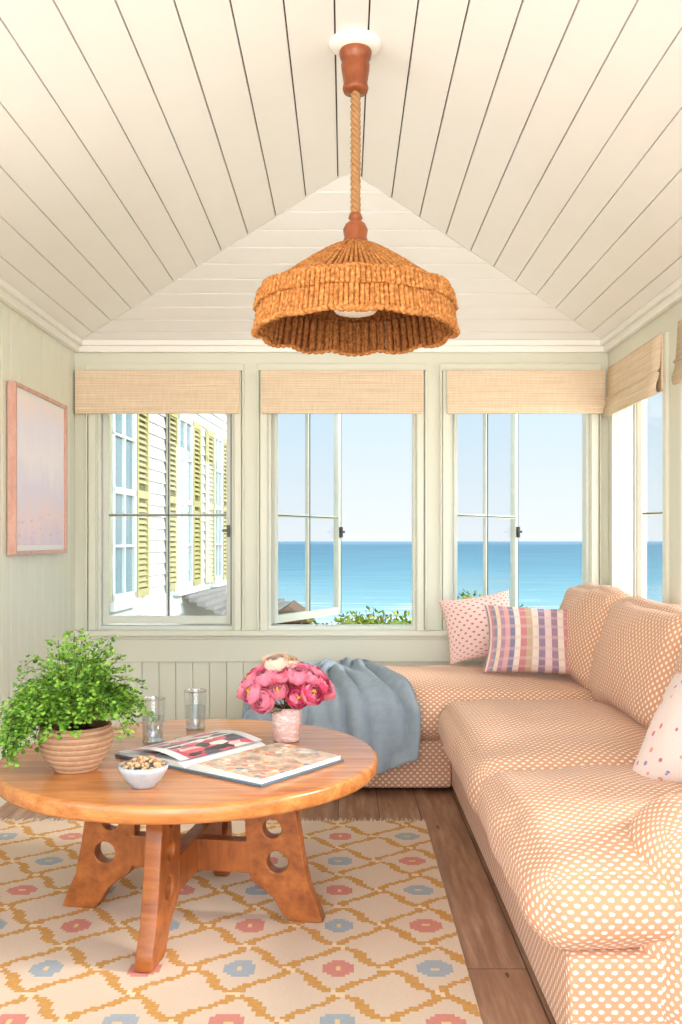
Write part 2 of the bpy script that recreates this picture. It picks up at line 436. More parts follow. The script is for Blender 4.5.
# roman shades
def shade_back(a,c):
    b=MB(); z0,z1=1.945,2.183
    def fn(u,v):
        z=z0+(z1-z0)*v; y=YB-.045-.010*math.exp(-((v-.12)/.12)**2)
        return (a+(c-a)*u,y,z)
    b.grid(fn,6,24); b.box(a,c,YB-.043,YB-.033,z0,z1-.002); b.box(a+.002,c-.002,YB-.052,YB-.036,z0-.012,z0+.02)
    return b.build('roman_shade',[m_linen])
shade_back(-1.553,-.61); shade_back(-.482,.452); shade_back(.588,1.50)
def shade_right(a,c):
    b=MB(); z0,z1=1.90,2.185
    prof=[(.010,1.0),(.012,.8),(.015,.6),(.02,.42),(.035,.36),(.022,.34),(.024,.28),(.036,.16),(.038,.06),(.03,0.0),(.012,0.02)]
    def fn(u,v):
        k=v*(len(prof)-1); i=min(int(k),len(prof)-2); f=k-i
        x=prof[i][0]*(1-f)+prof[i+1][0]*f; z=prof[i][1]*(1-f)+prof[i+1][1]*f
        return (XR-.022-x,a+(c-a)*u,z0+(z1-z0)*z)
    b.grid(fn,6,40); b.box(XR-.030,XR-.021,a,c,z0+.01,z1)
    return b.build('roman_shade',[m_linen],solid=.004)
shade_right(4.40,5.28); shade_right(3.26,4.18); shade_right(2.08,3.0)

# framed artwork
def artm():
    n=NT('pale_pink_painting',.4,.3); u=n.xyz(n.coord()); 
    f=n.noise(n.mapping(n.coord(),(1,4,2)),2.2,4,.6); f2=n.noise(n.mapping(n.coord(),(1,9,20)),1.5,4,.7)
    v=n.m('ADD',n.m('MULTIPLY',n.m('SUBTRACT',u[2],1.13),1.2),n.m('MULTIPLY',n.m('SUBTRACT',f,.5),.45))
    c=n.ramp(v,[(0,L(226,212,230)),(.2,L(250,222,222)),(.38,L(238,226,240)),(.6,L(252,242,244)),(.8,L(246,236,246)),(.95,L(254,236,232))])
    low=n.m('MULTIPLY',n.m('LESS_THAN',u[2],1.34),n.m('GREATER_THAN',f2,.62))
    c=n.mix(n.m('MULTIPLY',low,.5),c,L(196,170,192))
    n.col(c)
    return n.mat
m_art=artm(); m_frame=wood('blush_maple_frame',L(204,150,132),L(228,182,164),(8,8,3),.4)
m_mat=plain('white_mat_board',L(248,245,242),.6,.2,.01)
b=MB(); y0,y1,z0,z1=4.30,5.10,1.135,1.94; XF=XL+.006
b.box(XF,XF+.04,y0,y0+.018,z0,z1,0); b.box(XF,XF+.04,y1-.018,y1,z0,z1,0)
b.box(XF,XF+.04,y0+.018,y1-.018,z0,z0+.018,0); b.box(XF,XF+.04,y0+.018,y1-.018,z1-.018,z1,0)
b.box(XF,XF+.026,y0+.018,y1-.018,z0+.018,z1-.018,2)
b.box(XF+.026,XF+.029,y0+.045,y1-.045,z0+.045,z1-.045,1)
b.build('framed_painting',[m_frame,m_art,m_mat],bevel=.002)

# ---------------------------------------------------------------- rug
b=MB(); RX0,RX1,RY0,RY1=-1.50,.34,.6,3.95
b.box(RX0,RX1,RY0,RY1,.0005,.011,0)
x=RX0+.01
while x<RX1-.005:
    L1=random.uniform(.05,.075); dx=random.uniform(-.012,.012)
    b.prism([(x,RY1-.003,.009),(x+.007,RY1-.003,.009),(x+.005+dx,RY1+L1,.004),(x+.001+dx,RY1+L1,.004)],(0,0,-.0035),1)
    x+=.015
b.build('woven_rug',[m_rug,m_fringe])

# ---------------------------------------------------------------- coffee table
tc=Vector((-.505,3.06)); TR=.612; ZT=.50; TH=.052
tab=empty('round_coffee_table')
b=MB()
prof=[(0,ZT),(TR-.012,ZT),(TR-.004,ZT-.003),(TR,ZT-.010),(TR,ZT-TH+.012),(TR-.006,ZT-TH+.003),(TR-.02,ZT-TH),(0,ZT-TH)]
n=96; vs=[];fs=[]
b.lathe(prof[1:-1],(tc.x,tc.y,0),n,0,True)
top=[(tc.x+(TR-.012)*math.cos(2*math.pi*k/n),tc.y+(TR-.012)*math.sin(2*math.pi*k/n),ZT) for k in range(n)]
b.add(top,[tuple(range(n))],0)
bot=[(tc.x+(TR-.02)*math.cos(2*math.pi*k/n),tc.y+(TR-.02)*math.sin(2*math.pi*k/n),ZT-TH) for k in range(n)]
b.add(bot,[tuple(range(n-1,-1,-1))],0)
b.build('table_top',[m_oak],tab)
def leg(i,ang):
    cu=bpy.data.curves.new('leg_%d'%i,'CURVE'); cu.dimensions='2D'; cu.fill_mode='BOTH'; cu.extrude=.021; cu.bevel_depth=.004; cu.bevel_resolution=2
    pts=[(.185,.444),(.325,.444),(.345,.33),(.362,.22),(.382,.12),(.412,.055),(.425,.018),(.415,.0155),(.325,.0155),(.308,.03),(.275,.085),(.235,.115),(.205,.135),(.192,.17),(.185,.30)]
    sp=cu.splines.new('POLY'); sp.points.add(len(pts)-1)
    for k,p in enumerate(pts): sp.points[k].co=(p[0],p[1],0,1)
    sp.use_cyclic_u=True
    for (hx,hz,r) in((.262,.392,.030),(.268,.298,.034),(.285,.195,.038)):
        sp=cu.splines.new('POLY'); sp.points.add(31)
        for k in range(32):
            a=-2*math.pi*k/32; sp.points[k].co=(hx+r*math.cos(a),hz+r*math.sin(a),0,1)
        sp.use_cyclic_u=True
    o=bpy.data.objects.new('leg_%d'%i,cu); S.collection.objects.link(o); cu.materials.append(m_oakV)
    o.matrix_world=Matrix.Translation((lc.x,lc.y,0))@Matrix.Rotation(ang,4,'Z')@Matrix.Rotation(math.pi/2,4,'X')
    o.parent=tab
lc=Vector((-.49,2.98))
for i in range(4): leg(i+1,math.radians(-9+90*i))
b=MB()
for a,zz in((-9,(.155,.255)),(81,(.150,.260))):
    M=Matrix.Translation((lc.x,lc.y,0))@Matrix.Rotation(math.radians(a),4,'Z')
    b.box(-.20,.20,-.026,.026,zz[0],zz[1],0,M)
    b.box(-.36,.36,-.03,.03,ZT-TH-.022,ZT-TH-.001,0,M)
b.build('cross_stretcher',[m_oakV],tab,bevel=.004)

# ---------------------------------------------------------------- sofa
sofa=empty('sectional_sofa')
b=MB()
b.cushion((1.005,3.74,.135),(.495,1.62,.115),.02,m=0,N=30,wr=.001)
b.cushion((.045,4.895,.135),(.465,.465,.115),.02,m=0,N=14,wr=.001)
b.build('sofa_base',[m_sofa],sofa)
b=MB()
b.cushion((1.435,3.74,.50),(.075,1.62,.28),.05,m=0,N=24,wr=.002); b.build('sofa_back',[m_sofa],sofa)
b=MB(); b.cushion((1.095,2.225,.30),(.405,.145,.282),.125,puff=.012,bulge=.010,m=0,N=20,seed=3,wr=.005); b.build('sofa_arm',[m_sofa],sofa)
b=MB()
b.cushion((.86,2.585,.355),(.425,.475,.105),.085,puff=.055,bulge=.016,m=0,N=30,seed=1,wr=.012); b.build('seat_cushion_1',[m_sofa],sofa)
b=MB()
b.cushion((.86,3.725,.355),(.425,.645,.105),.085,puff=.055,bulge=.014,m=0,N=30,seed=2,wr=.012); b.build('seat_cushion_2',[m_sofa],sofa)
b=MB()
CH=dict(c=(.425,4.865,.36),h=(.87,.475,.115))
b.cushion(CH['c'],CH['h'],.085,puff=.055,bulge=.010,m=0,N=30,seed=5,wr=.008); b.build('chaise_cushion',[m_sofa],sofa)
def backc(name,cx,cy,cz,hh,hl,tilt,seed,yaw=0):
    t=math.radians(tilt)
    R=Matrix(((math.sin(t),0,-math.cos(t),0),(0,1,0,0),(math.cos(t),0,math.sin(t),0),(0,0,0,1)))
    M=Matrix.Translation((cx,cy,cz))@Matrix.Rotation(math.radians(yaw),4,'Z')@R
    b=MB(); b.cushion((0,0,0),(hh,hl,.085),.075,puff=.07,bulge=.015,m=0,N=24,seed=seed,wr=.016,M=M); b.build(name,[m_sofa],sofa)
backc('back_cushion_1',1.285,4.88,.71,.25,.42,17,11)
backc('back_cushion_2',1.275,3.93,.69,.245,.48,17,12)
backc('back_cushion_3',1.275,2.93,.69,.245,.47,17,13)

# throw pillows
def orient(loc,normal,up,roll=0):
    z=Vector(normal).normalized(); u=Vector(up); x=u.cross(z).normalized(); y=z.cross(x)
    R=Matrix((x,y,z)).transposed().to_4x4()
    return Matrix.Translation(loc)@R@Matrix.Rotation(math.radians(roll),4,'Z')
def stripes():
    n=NT('striped_woven_cotton',.9,.1); o=n.xyz(n.coord('UV'))
    f=n.m('FRACT',n.m('MULTIPLY',o[0],2.0))
    cols=[(226,196,190),(150,110,140),(232,214,196),(206,120,126),(120,130,160),(232,204,170),(164,120,146),(218,150,148),(104,108,142),(232,214,198),(198,110,118),(190,160,124),(228,208,192),(134,106,138)]
    st=[(i/len(cols),L(*c)) for i,c in enumerate(cols)]
    c=n.ramp(f,st,'CONSTANT')
    w=n.noise(n.mapping(n.coord('UV'),(200,30,1)),1,3)
    h=n.m('LESS_THAN',n.m('FRACT',n.m('MULTIPLY',o[1],9.0)),.3)
    c=n.mix(n.m('MULTIPLY',h,.45),c,L(216,176,170)); c=n.mix(n.m('MULTIPLY',w,.35),c,L(220,198,188))
    n.col(c); n.bump(w,.4,.003); return n.mat
def confetti():
    n=NT('confetti_print_cotton',.9,.1); uv=n.coord('UV'); v=n.voro(uv,13)
    d=n.m('LESS_THAN',v['Distance'],.22)
    hc=n.xyz(v['Color'])
    c=n.ramp(hc[0],[(0,L(206,96,104)),(.35,L(120,120,170)),(.6,L(226,140,110)),(.8,L(190,90,130))],'CONSTANT')
    base=n.mix(n.noise(uv,60,2),L(228,204,194),L(238,218,208)); n.col(n.mix(n.m('MULTIPLY',d,.85),base,c)); return n.mat
m_str=stripes(); m_conf=confetti()
def uvpink():
    n=NT('pink_dotted_cotton',.9,.1); uv=n.coord('UV'); mk=dotmask(n,uv,.085,.085,.012)
    n.col(n.mix(mk,n.mix(n.noise(uv,60,2),L(228,192,182),L(238,208,198)),L(194,116,112))); return n.mat
m_pk=uvpink()
b=MB(); b.pillow(.40,.38,.13,orient((.745,5.135,.725),(-.10,-.90,.40),(0,.3,1),8),seed=2)
b.build('pink_throw_pillow',[m_pk],weld=True)
b=MB(); b.pillow(.62,.40,.15,orient((1.03,4.82,.685),(-.08,-.80,.55),(0,.3,1),-4),seed=5); b.build('striped_throw_pillow',[m_str],weld=True)
b=MB(); b.pillow(.44,.44,.15,orient((1.045,2.75,.655),(-.80,-.12,.58),(0,.1,1),12),seed=9); b.build('confetti_throw_pillow',[m_conf],weld=True)

# ---------------------------------------------------------------- throw blanket
b=MB()
def topz(x,y):
    u=(x-CH['c'][0])/CH['h'][0]; v=(y-CH['c'][1])/CH['h'][1]
    u=max(-1,min(1,u)); v=max(-1,min(1,v)); return CH['c'][2]+CH['h'][2]+.05*(1-u*u)*(1-v*v)
def throwf(u,v):
    Ltop=.87; hang=.31
    s=v*(Ltop+hang)
    k=v
    xl=-.14-.34*min(1,k*1.5)**.8; xr=.06+.27*min(1,k*1.25)**1.1+.02*math.sin(v*9)
    x=xl+(xr-xl)*u
    fold=.026*math.sin(u*19+v*3.5+1.2*math.sin(v*5))+.014*math.sin(u*37+1.3-v*6)+.02*noise.noise(Vector((u*6,v*5,2)))
    amp=.6+.8*v
    r=.08
    if s<Ltop-.07:
        y=5.27-s; z=topz(x,y)+.018+abs(fold)*amp
    else:
        q=(s-(Ltop-.07)); arc=r*math.pi/2
        zt=topz(x,4.47)+.01
        if q<arc:
            a=q/r; y=4.47-(r+.035)*math.sin(a); z=zt-r*(1-math.cos(a))+.008+abs(fold)*amp*math.cos(a); y-=abs(fold)*amp*math.sin(a)
        else:
            y=4.47-r-.035-abs(fold)*amp-.01; z=zt-r-(q-arc)*(1.0 if u>.35 else .9)+.008
            z+= .06*math.sin(u*5.5+1)
    if x<-.40 :
        d=-.40-x; z-=d*1.1; 
    return (x,y,z)
b.grid(throwf,90,80)
b.build('blue_throw_blanket',[m_throw],solid=.007)

# ---------------------------------------------------------------- pendant lamp
lamp=empty('woven_pendant_lamp')
LX,LY=.032,2.84; zc=zr-.001
b=MB()
b.lathe([(0.0005,0),(.080,0),(.082,-.006),(.078,-.012),(.066,-.02),(.05,-.026),(0.0005,-.026)],(LX,LY,zc),40,0)
b.build('ceiling_plate',[m_white],lamp)
b=MB()
b.lathe([(.0005,-.018),(.046,-.020),(.050,-.032),(.046,-.05),(.038,-.058),(.044,-.068),(.042,-.09),(.036,-.125),(.040,-.14),(.036,-.152),(.0005,-.155)],(LX,LY,zc),32,0)
b.lathe([(.0005,.105),(.018,.103),(.022,.09),(.016,.082),(.030,.072),(.038,.055),(.034,.03),(.042,.012),(.044,0),(.0005,-.004)],(LX,LY,2.095),32,0)
b.build('turned_wood_caps',[m_knob],lamp)
b=MB(); z1=zc-.15; z0=2.19
for k in range(3):
    path=[]
    for i in range(121):
        t=i/120; a=2*math.pi*(t*7+k/3); path.append((LX+.0085*math.cos(a),LY+.0085*math.sin(a),z1+(z0-z1)*t))
    b.tube(path,.0078,7)
b.build('hanging_rope',[m_rope],lamp)
b=MB()
SH=[(.042,2.100),(.07,2.088),(.105,2.068),(.15,2.038),(.20,2.002),(.245,1.970),(.278,1.947)]
NL=12
def sc(a): return abs(math.cos(a*NL/2))
def rf(a): return .965+.05*sc(a)**.7
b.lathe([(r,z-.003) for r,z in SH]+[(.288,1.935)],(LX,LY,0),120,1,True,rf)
n=96
for k in range(n):
    a=2*math.pi*k/n; f=rf(a); jit=random.uniform(-.002,.002)
    st=0 if k%2==0 else (1 if k%4==1 else 2)
    P=[]
    for (r0,q0),(r1,q1) in zip(SH[st:],SH[st+1:]):
        for j in range(4): P.append((r0+(r1-r0)*j/4,q0+(q1-q0)*j/4))
    P.append(SH[-1])
    b.tube([(LX+r*f*math.cos(a),LY+r*f*math.sin(a),z+.005+jit) for r,z in P],.0068,6,rf=lambda t:(1+.13*math.sin(t*75))*(.62+.4*t))
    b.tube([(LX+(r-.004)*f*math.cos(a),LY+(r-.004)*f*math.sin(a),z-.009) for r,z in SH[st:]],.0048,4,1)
n=132
for k in range(n):
    a=2*math.pi*k/n; f=rf(a); ph=random.random()*6
    R=(.284+random.uniform(-.0015,.002))*f
    zb=1.842-.010*sc(a)+random.uniform(-.003,.003)
    path=[]
    for i in range(19):
        t=i/18; rr=R+.020*t
        path.append((LX+rr*math.cos(a),LY+rr*math.sin(a),1.948+(zb-1.948)*t))
    b.tube(path,.0074,7,rf=lambda t:1+.16*math.sin(t*38+ph))
    R2=(.292+random.uniform(-.001,.001))*f; z2=1.912-.008*sc(a)
    b.tube([(LX+(R2+.010*i/8)*math.cos(a+.012),LY+(R2+.010*i/8)*math.sin(a+.012),1.953+(z2-1.953)*i/8) for i in range(9)],.0072,6,rf=lambda t:1+.2*math.sin(t*16+ph))
    if k%2==0:
        Ri=.272*f
        b.tube([(LX+(Ri+.018*i/8)*math.cos(a),LY+(Ri+.018*i/8)*math.sin(a),1.935+(zb-1.935)*i/8) for i in range(9)],.010,5,1,rf=lambda t:1+.15*math.sin(t*34))
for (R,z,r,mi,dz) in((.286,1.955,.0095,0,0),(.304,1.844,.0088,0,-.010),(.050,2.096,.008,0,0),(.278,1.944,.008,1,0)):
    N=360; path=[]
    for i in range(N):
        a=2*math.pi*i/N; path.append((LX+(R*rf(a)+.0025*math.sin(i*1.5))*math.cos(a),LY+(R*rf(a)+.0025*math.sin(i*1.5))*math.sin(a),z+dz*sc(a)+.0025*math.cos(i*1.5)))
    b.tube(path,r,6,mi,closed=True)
b.build('woven_shade',[m_jute,m_jutei],lamp)
nb=NT('frosted_diffuser',.4,.4); nb.col(L(245,238,225))
b=MB(); b.lathe([(0.0005,.045),(.03,.04),(.06,.025),(.075,0),(.06,-.018),(.03,-.026),(0.0005,-.028)],(LX,LY,1.915),32,0)
b.lathe([(.018,.04),(.018,.15)],(LX,LY,1.915),16,0)
b.build('bulb_diffuser',[nb.mat],lamp)

# ---------------------------------------------------------------- table objects
m_pot1=plain('woven_pot_tan',L(172,128,96),.85,.2,.15,60,.4,120); m_pot2=plain('woven_pot_stone',L(192,154,122),.85,.2,.12,60,.4,120); m_soil=plain('potting_soil',L(70,50,36),.95,.05,.2,60)
m_g=[plain('fern_green_a',L(108,152,46),.5,.3,.1,20),plain('fern_green_b',L(146,186,68),.5,.3,.1,20),plain('fern_green_c',L(64,110,34),.5,.3,.1,20)]
m_stem=plain('fern_stem',L(70,50,30),.6,.3)
fern=empty('potted_fern'); pc=Vector((-.825,2.85,ZT))
b=MB(); H=.13
NB=15
def pr(t): return .058+.052*math.sin(min(1,t*1.15)*math.pi/2)**.9-.008*max(0,t-.85)/.15
for k in range(NB):
    t0=k/NB;t1=(k+1)/NB; tm=(t0+t1)/2
    b.lathe([(pr(t0),t0*H),(pr(tm)+.0035,tm*H),(pr(t1),t1*H)],pc,40,0 if k%2 else 1)
b.lathe([(pr(1),H),(pr(1)+.006,H+.004),(pr(1)+.003,H+.010),(pr(1)-.01,H+.006),(pr(1)-.014,H-.02)],pc,40,0)
b.lathe([(pr(1)-.012,H-.018),(.05,H-.01),(0.001,H-.006)],pc,40,2)
b.lathe([(0.001,.001),(pr(0),.001)],pc,40,0)
b.build('woven_pot',[m_pot1,m_pot2,m_soil],fern)
b=MB()
def leaflet(p,d,nrm,s,m):
    d=d.normalized(); sd=d.cross(nrm)
    if sd.length<.01: sd=Vector((1,0,0))
    sd.normalize(); up=sd.cross(d)*(.15*s)
    pts=[p,p+d*s*.6+sd*s*.6,p+d*s*.95+sd*s*.36+up,p+d*s*1.05+up,p+d*s*.95-sd*s*.36+up,p+d*s*.6-sd*s*.6]
    b.add(pts,[(0,1,2,3,4,5)],m)
for i in range(112):
    az=random.uniform(0,2*math.pi); el=math.radians(random.choice([random.uniform(8,45),random.uniform(40,85)])); Ln=random.uniform(.18,.30)
    if el>.9: Ln=random.uniform(.20,.32)
    if math.cos(az)>.3 : Ln*=.82
    p=pc+Vector((math.cos(az)*.03,math.sin(az)*.03,H-.01)); d=Vector((math.cos(az)*math.cos(el),math.sin(az)*math.cos(el),math.sin(el)+.45)).normalized()
    path=[p.copy()]; st=13
    left_=math.cos(az)<-.45
    droop=random.uniform(.26,.50) if left_ else (random.uniform(.16,.30) if math.cos(az)>.45 else random.uniform(.10,.20))
    for k in range(st):
        d=(d+Vector((random.uniform(-.06,.06),random.uniform(-.06,.06),-droop*(k/st)*1.4))).normalized()
        p=p+d*Ln/st
        hr=(p.xy-pc.xy).length
        p.z=max(p.z,ZT+(H+.015 if hr<.14 else (.03 if p.x<pc.x else .10)))
        path.append(p.copy())
    b.tube(path,.0010,3,3)
    for k in range(4,st+1):
        t=k/st; q=path[k]; dd=(path[k]-path[k-1]).normalized()
        for sgn in(-1,1):
            side=dd.cross(Vector((0,0,1)))
            if side.length<.01: side=Vector((1,0,0))
            side=side.normalized()*sgn
            bl=.056*(1.12-t)+.012
            nl=max(2,int(bl/.011))
            bd=(side*.9+dd*.5+Vector((0,0,random.uniform(-.25,.25)))).normalized()
            for j in range(nl):
                for _ in range(2):
                    c=q+bd*bl*(j+1)/nl+Vector((random.uniform(-.006,.006),random.uniform(-.006,.006),random.uniform(-.006,.006)))
                    if c.z<ZT+.01: continue
                    ld=(bd+dd*random.uniform(-.9,.9)+Vector((0,0,random.uniform(-.6,.3)))).normalized()
                    nr=Vector((random.uniform(-.5,.5),random.uniform(-.9,.1),1))
                    leaflet(c,ld,nr,random.uniform(.008,.0135),random.choices([0,1,2],[.42,.36,.22])[0])
b.build('fern_fronds',m_g+[m_stem],fern)

# tumblers
def glass(x,y,r,h):
    b=MB(); c=(x,y,ZT+.0005)
    b.lathe([(0.0005,.0),(r*.82,.0),(r*.86,.004),(r,h)],c,36,0)
    b.lathe([(r,h),(r-.0015,h+.0012),(r-.003,h),(r-.003,h-.004)],c,36,2)
    b.lathe([(r*.86-.003,.010),(0.0005,.010)],c,36,2)
    b.lathe([(r*.86-.0045,.0135),(r*.86-.004+(r*.14)*.6,h*.6),(0.0005,h*.6)],c,36,1)
    b.lathe([(r*.85,.001),(r*.87,.008)],c,36,2)
    b.build('water_glass',[m_tumbler,m_water,m_rimg])
glass(-.665,3.22,.042,.155); glass(-.555,3.45,.042,.145)

# nut bowl
m_bowl=plain('grey_glaze_bowl',L(184,187,192),.3,.5,.1,60); m_nut=plain('pistachio_shell',L(206,170,130),.7,.3,.2,90); m_nut2=plain('almond_brown',L(160,108,70),.7,.3,.2,90)
bowl=empty('bowl_of_nuts'); c=Vector((-.575,2.655,ZT+.0005))
b=MB(); b.lathe([(0.0005,0),(.034,0),(.036,.006),(.052,.022),(.066,.045),(.072,.062),(.069,.063),(.062,.046),(.048,.026),(.03,.014),(0.0005,.012)],c,40,0)
b.build('bowl',[m_bowl],bowl)
b=MB()
for i in range(110):
    a=random.uniform(0,6.28); rr=.060*math.sqrt(random.random()); z=.054+.024*(1-(rr/.060)**2)+random.uniform(-.006,.004)
    M=Matrix.Translation(c+Vector((rr*math.cos(a),rr*math.sin(a),z)))@Matrix.Rotation(random.uniform(0,6),4,'Z')@Matrix.Rotation(random.uniform(-.6,.6),4,'X')
    b.lathe([(.0003,-.010),(.004,-.0075),(.006,0),(.0045,.006),(.0003,.010)],(0,0,0),8,i%4==0,M=M@Matrix.Rotation(1.4,4,'Y'))
b.build('nuts',[m_nut,m_nut2],bowl)

# vase + peonies
vase=empty('vase_of_peonies'); vc=Vector((-.205,3.265,ZT+.0005))
def marb():
    n=NT('pink_marbled_ceramic',.35,.5); f=n.noise(n.mapping(n.coord(),(14,14,30)),1.4,5,.7)
    n.col(n.ramp(f,[(.35,L(236,218,208)),(.5,L(222,168,156)),(.58,L(240,224,214)),(.7,L(206,140,126))])); return n.mat
b=MB(); b.lathe([(0.0005,0),(.043,0),(.046,.004),(.050,.06),(.054,.118),(.050,.119),(.046,.06),(.0405,.01),(0.0005,.008)],vc,40,0)
b.build('marbled_cup',[marb()],vase)
m_p=[plain('peony_hot_pink',L(228,84,120),.6,.25,.12,60),plain('peony_pink',L(242,140,160),.6,.25,.12,60),plain('peony_coral',L(240,112,126),.6,.25,.12,60),plain('peony_blush',L(246,214,190),.6,.25,.08,60),plain('peony_stamen',L(236,184,70),.7,.2,.1,90),plain('peony_leaf',L(60,100,44),.5,.3,.15,40)]
for k,m in enumerate(m_p[:4]):
    bs=m.node_tree.nodes['Principled BSDF']; bs.inputs['Subsurface Weight'].default_value=.2; bs.inputs['Subsurface Radius'].default_value=(.02,.008,.008); bs.inputs['Subsurface Scale'].default_value=.5
b=MB()
def bloom(c,axis,R,m):
    Mo=orient(c,axis,(.2,.9,.3) if abs(Vector(axis).normalized().z)>.9 else (0,0,1))
    layers=[(1.0,math.radians(62),7),(.84,math.radians(44),7),(.66,math.radians(30),6),(.46,math.radians(18),5)]
    for li,(rs,pe,cnt) in enumerate(layers):
        for k in range(cnt):
            az0=2*math.pi*(k+.5*(li%2))/cnt+random.uniform(-.15,.15); hw=math.pi/cnt*1.45; sd=random.random()*50; open_=random.uniform(.05,.32)
            def fn(u,v):
                a=u*2-1; pol=math.pi*.93-(math.pi*.93-pe)*v*(1-.10*a*a)
                rr=R*rs*(1+open_*v**3+.10*noise.noise(Vector((a*2+sd,v*3,sd)))*v)
                az=az0+a*hw*(.6+.5*math.sin(v*math.pi*.75))
                rr*=1+.06*math.sin(a*7+sd)*v**3-.08*a*a
                return (rr*math.sin(pol)*math.cos(az),rr*math.sin(pol)*math.sin(az),rr*math.cos(pol)*.85)
            b.grid(fn,6,6,m if random.random()<.6 else (1 if m in(0,2) else m),True,Mo)
    if random.random()<.35:
        for k in range(14):
            a=random.uniform(0,6.28); q=random.uniform(0,.2)*R
            p0=Mo@Vector((q*math.cos(a),q*math.sin(a),R*.3)); p1=Mo@Vector((q*1.5*math.cos(a),q*1.5*math.sin(a),R*.62))
            b.tube([p0,p1],.0018,4,4)
bc=vc+Vector((0,0,.165)); 
pos=[]
for i in range(4000):
    th=random.uniform(0,2*math.pi); ph=math.acos(random.uniform(-.2,1))
    d=Vector((math.sin(ph)*math.cos(th),math.sin(ph)*math.sin(th),math.cos(ph)))
    p=bc+Vector((d.x*.142,d.y*.11,d.z*.088+ .005))
    if all((p-q[0]).length>.048 for q in pos): pos.append((p,d))
    if len(pos)>=27: break
for p,d in pos:
    m=random.choices([0,1,2],[.35,.45,.2])[0]
    bloom(p,d+Vector((0,0,.35)),random.uniform(.030,.043),m)
bloom(bc+Vector((-.035,-.03,.108)),(-.2,-.4,1),.042,3); bloom(bc+Vector((.01,-.01,.104)),(.2,-.3,1),.036,3)
for i in range(26):
    a=random.uniform(0,6.28); s=vc+Vector((.02*math.cos(a),.02*math.sin(a),.10)); e=bc+Vector((random.uniform(.05,.12)*math.cos(a),random.uniform(.05,.10)*math.sin(a),random.uniform(-.06,0)))
    b.tube([s,(s+e)/2+Vector((0,0,.01)),e],.002,4,5)
    leafd=(e-s).normalized(); sd=leafd.cross(Vector((0,0,1))).normalized()*.010
    b.add([e,e+leafd*.015+sd,e+leafd*.035,e+leafd*.015-sd],[(0,1,2,3)],5)
b.build('peony_blooms',m_p,vase)

# open book
def pageL():
    n=NT('printed_page_left',.3,.5); uv=n.coord('UV'); o=n.xyz(uv)
    f=n.noise(n.mapping(uv,(3,3,1)),1.5,3); 
    v=n.voro(n.comb(n.m('ADD',n.m('MULTIPLY',o[0],9.0),f),n.m('ADD',n.m('MULTIPLY',o[1],7.0),f)),1.0); hc=n.xyz(v['Color'])
    pic=n.ramp(hc[0],[(0,L(52,50,60)),(.25,L(214,96,110)),(.42,L(232,200,190)),(.6,L(90,84,104)),(.75,L(236,224,214)),(.88,L(196,60,80))],'CONSTANT')
    mk=n.m('MULTIPLY',n.m('LESS_THAN',o[0],.86),n.m('MULTIPLY',n.m('GREATER_THAN',o[1],.10),n.m('LESS_THAN',o[1],.90)))
    mk=n.m('MULTIPLY',mk,n.m('GREATER_THAN',n.m('ABSOLUTE',n.m('SUBTRACT',o[0],.46)),.02))
    n.col(n.mix(mk,L(232,230,226),pic)); return n.mat
def pageR():
    n=NT('printed_page_right',.3,.5); uv=n.coord('UV')
    f=n.noise(n.mapping(uv,(5,7,1)),1.2,5,.65); v=n.voro(n.mapping(uv,(11,13,1)),1.0); hc=n.xyz(v['Color'])
    d=n.m('MULTIPLY',n.m('LESS_THAN',v['Distance'],.40),n.m('GREATER_THAN',f,.45))
    base=n.ramp(f,[(.3,L(130,112,104)),(.5,L(204,178,152)),(.7,L(230,214,194))])
    n.col(n.mix(d,base,n.ramp(hc[1],[(0,L(222,150,84)),(.3,L(236,222,204)),(.5,L(120,130,150)),(.75,L(206,120,100))],'CONSTANT'))); return n.mat
m_pl,m_pr2=pageL(),pageR(); m_paper=plain('page_edges',L(226,220,210),.8,.2,.06,200); m_cover=plain('slate_book_cover',L(92,108,122),.5,.4)
bk=empty('open_book'); b=MB()
Mb=Matrix((( .80,.60,0,-.375),(-.60,.80,0,2.985),(0,0,1,ZT+.001),(0,0,0,1)))
hw,hh=.31,.188
b.box(-hw-.008,hw+.008,-hh-.007,hh+.007,0,.006,1,Mb)
for sg in(-1,1):
    def zt(t): return .007+.022*(math.sin(min(1,t*5)*math.pi/2))*(1-.45*t) if sg>0 else .007+.018*(math.sin(min(1,t*5)*math.pi/2))*(1-.6*t)
    def fn(u,v): 
        t=u if sg>0 else 1-u
        return (sg*t*hw,-hh+2*hh*v,zt(t))
    b.grid(fn,24,4,2 if sg<0 else 3,True,Mb)
    for e in(-hh,hh):
        b.grid(lambda u,v:((sg*u*hw),e,.004+(zt(u)-.004)*v),24,1,0,False,Mb)
    b.grid(lambda u,v:(sg*hw,-hh+2*hh*u,.004+(zt(1)-.004)*v),1,1,0,False,Mb)
b.grid(lambda u,v:(-.02-u*.24,-hh+2*hh*v,.026+.016*math.sin(u*math.pi)*1.0),16,2,2,True,Mb)
b.build('book_pages',[m_paper,m_cover,m_pl,m_pr2],bk)

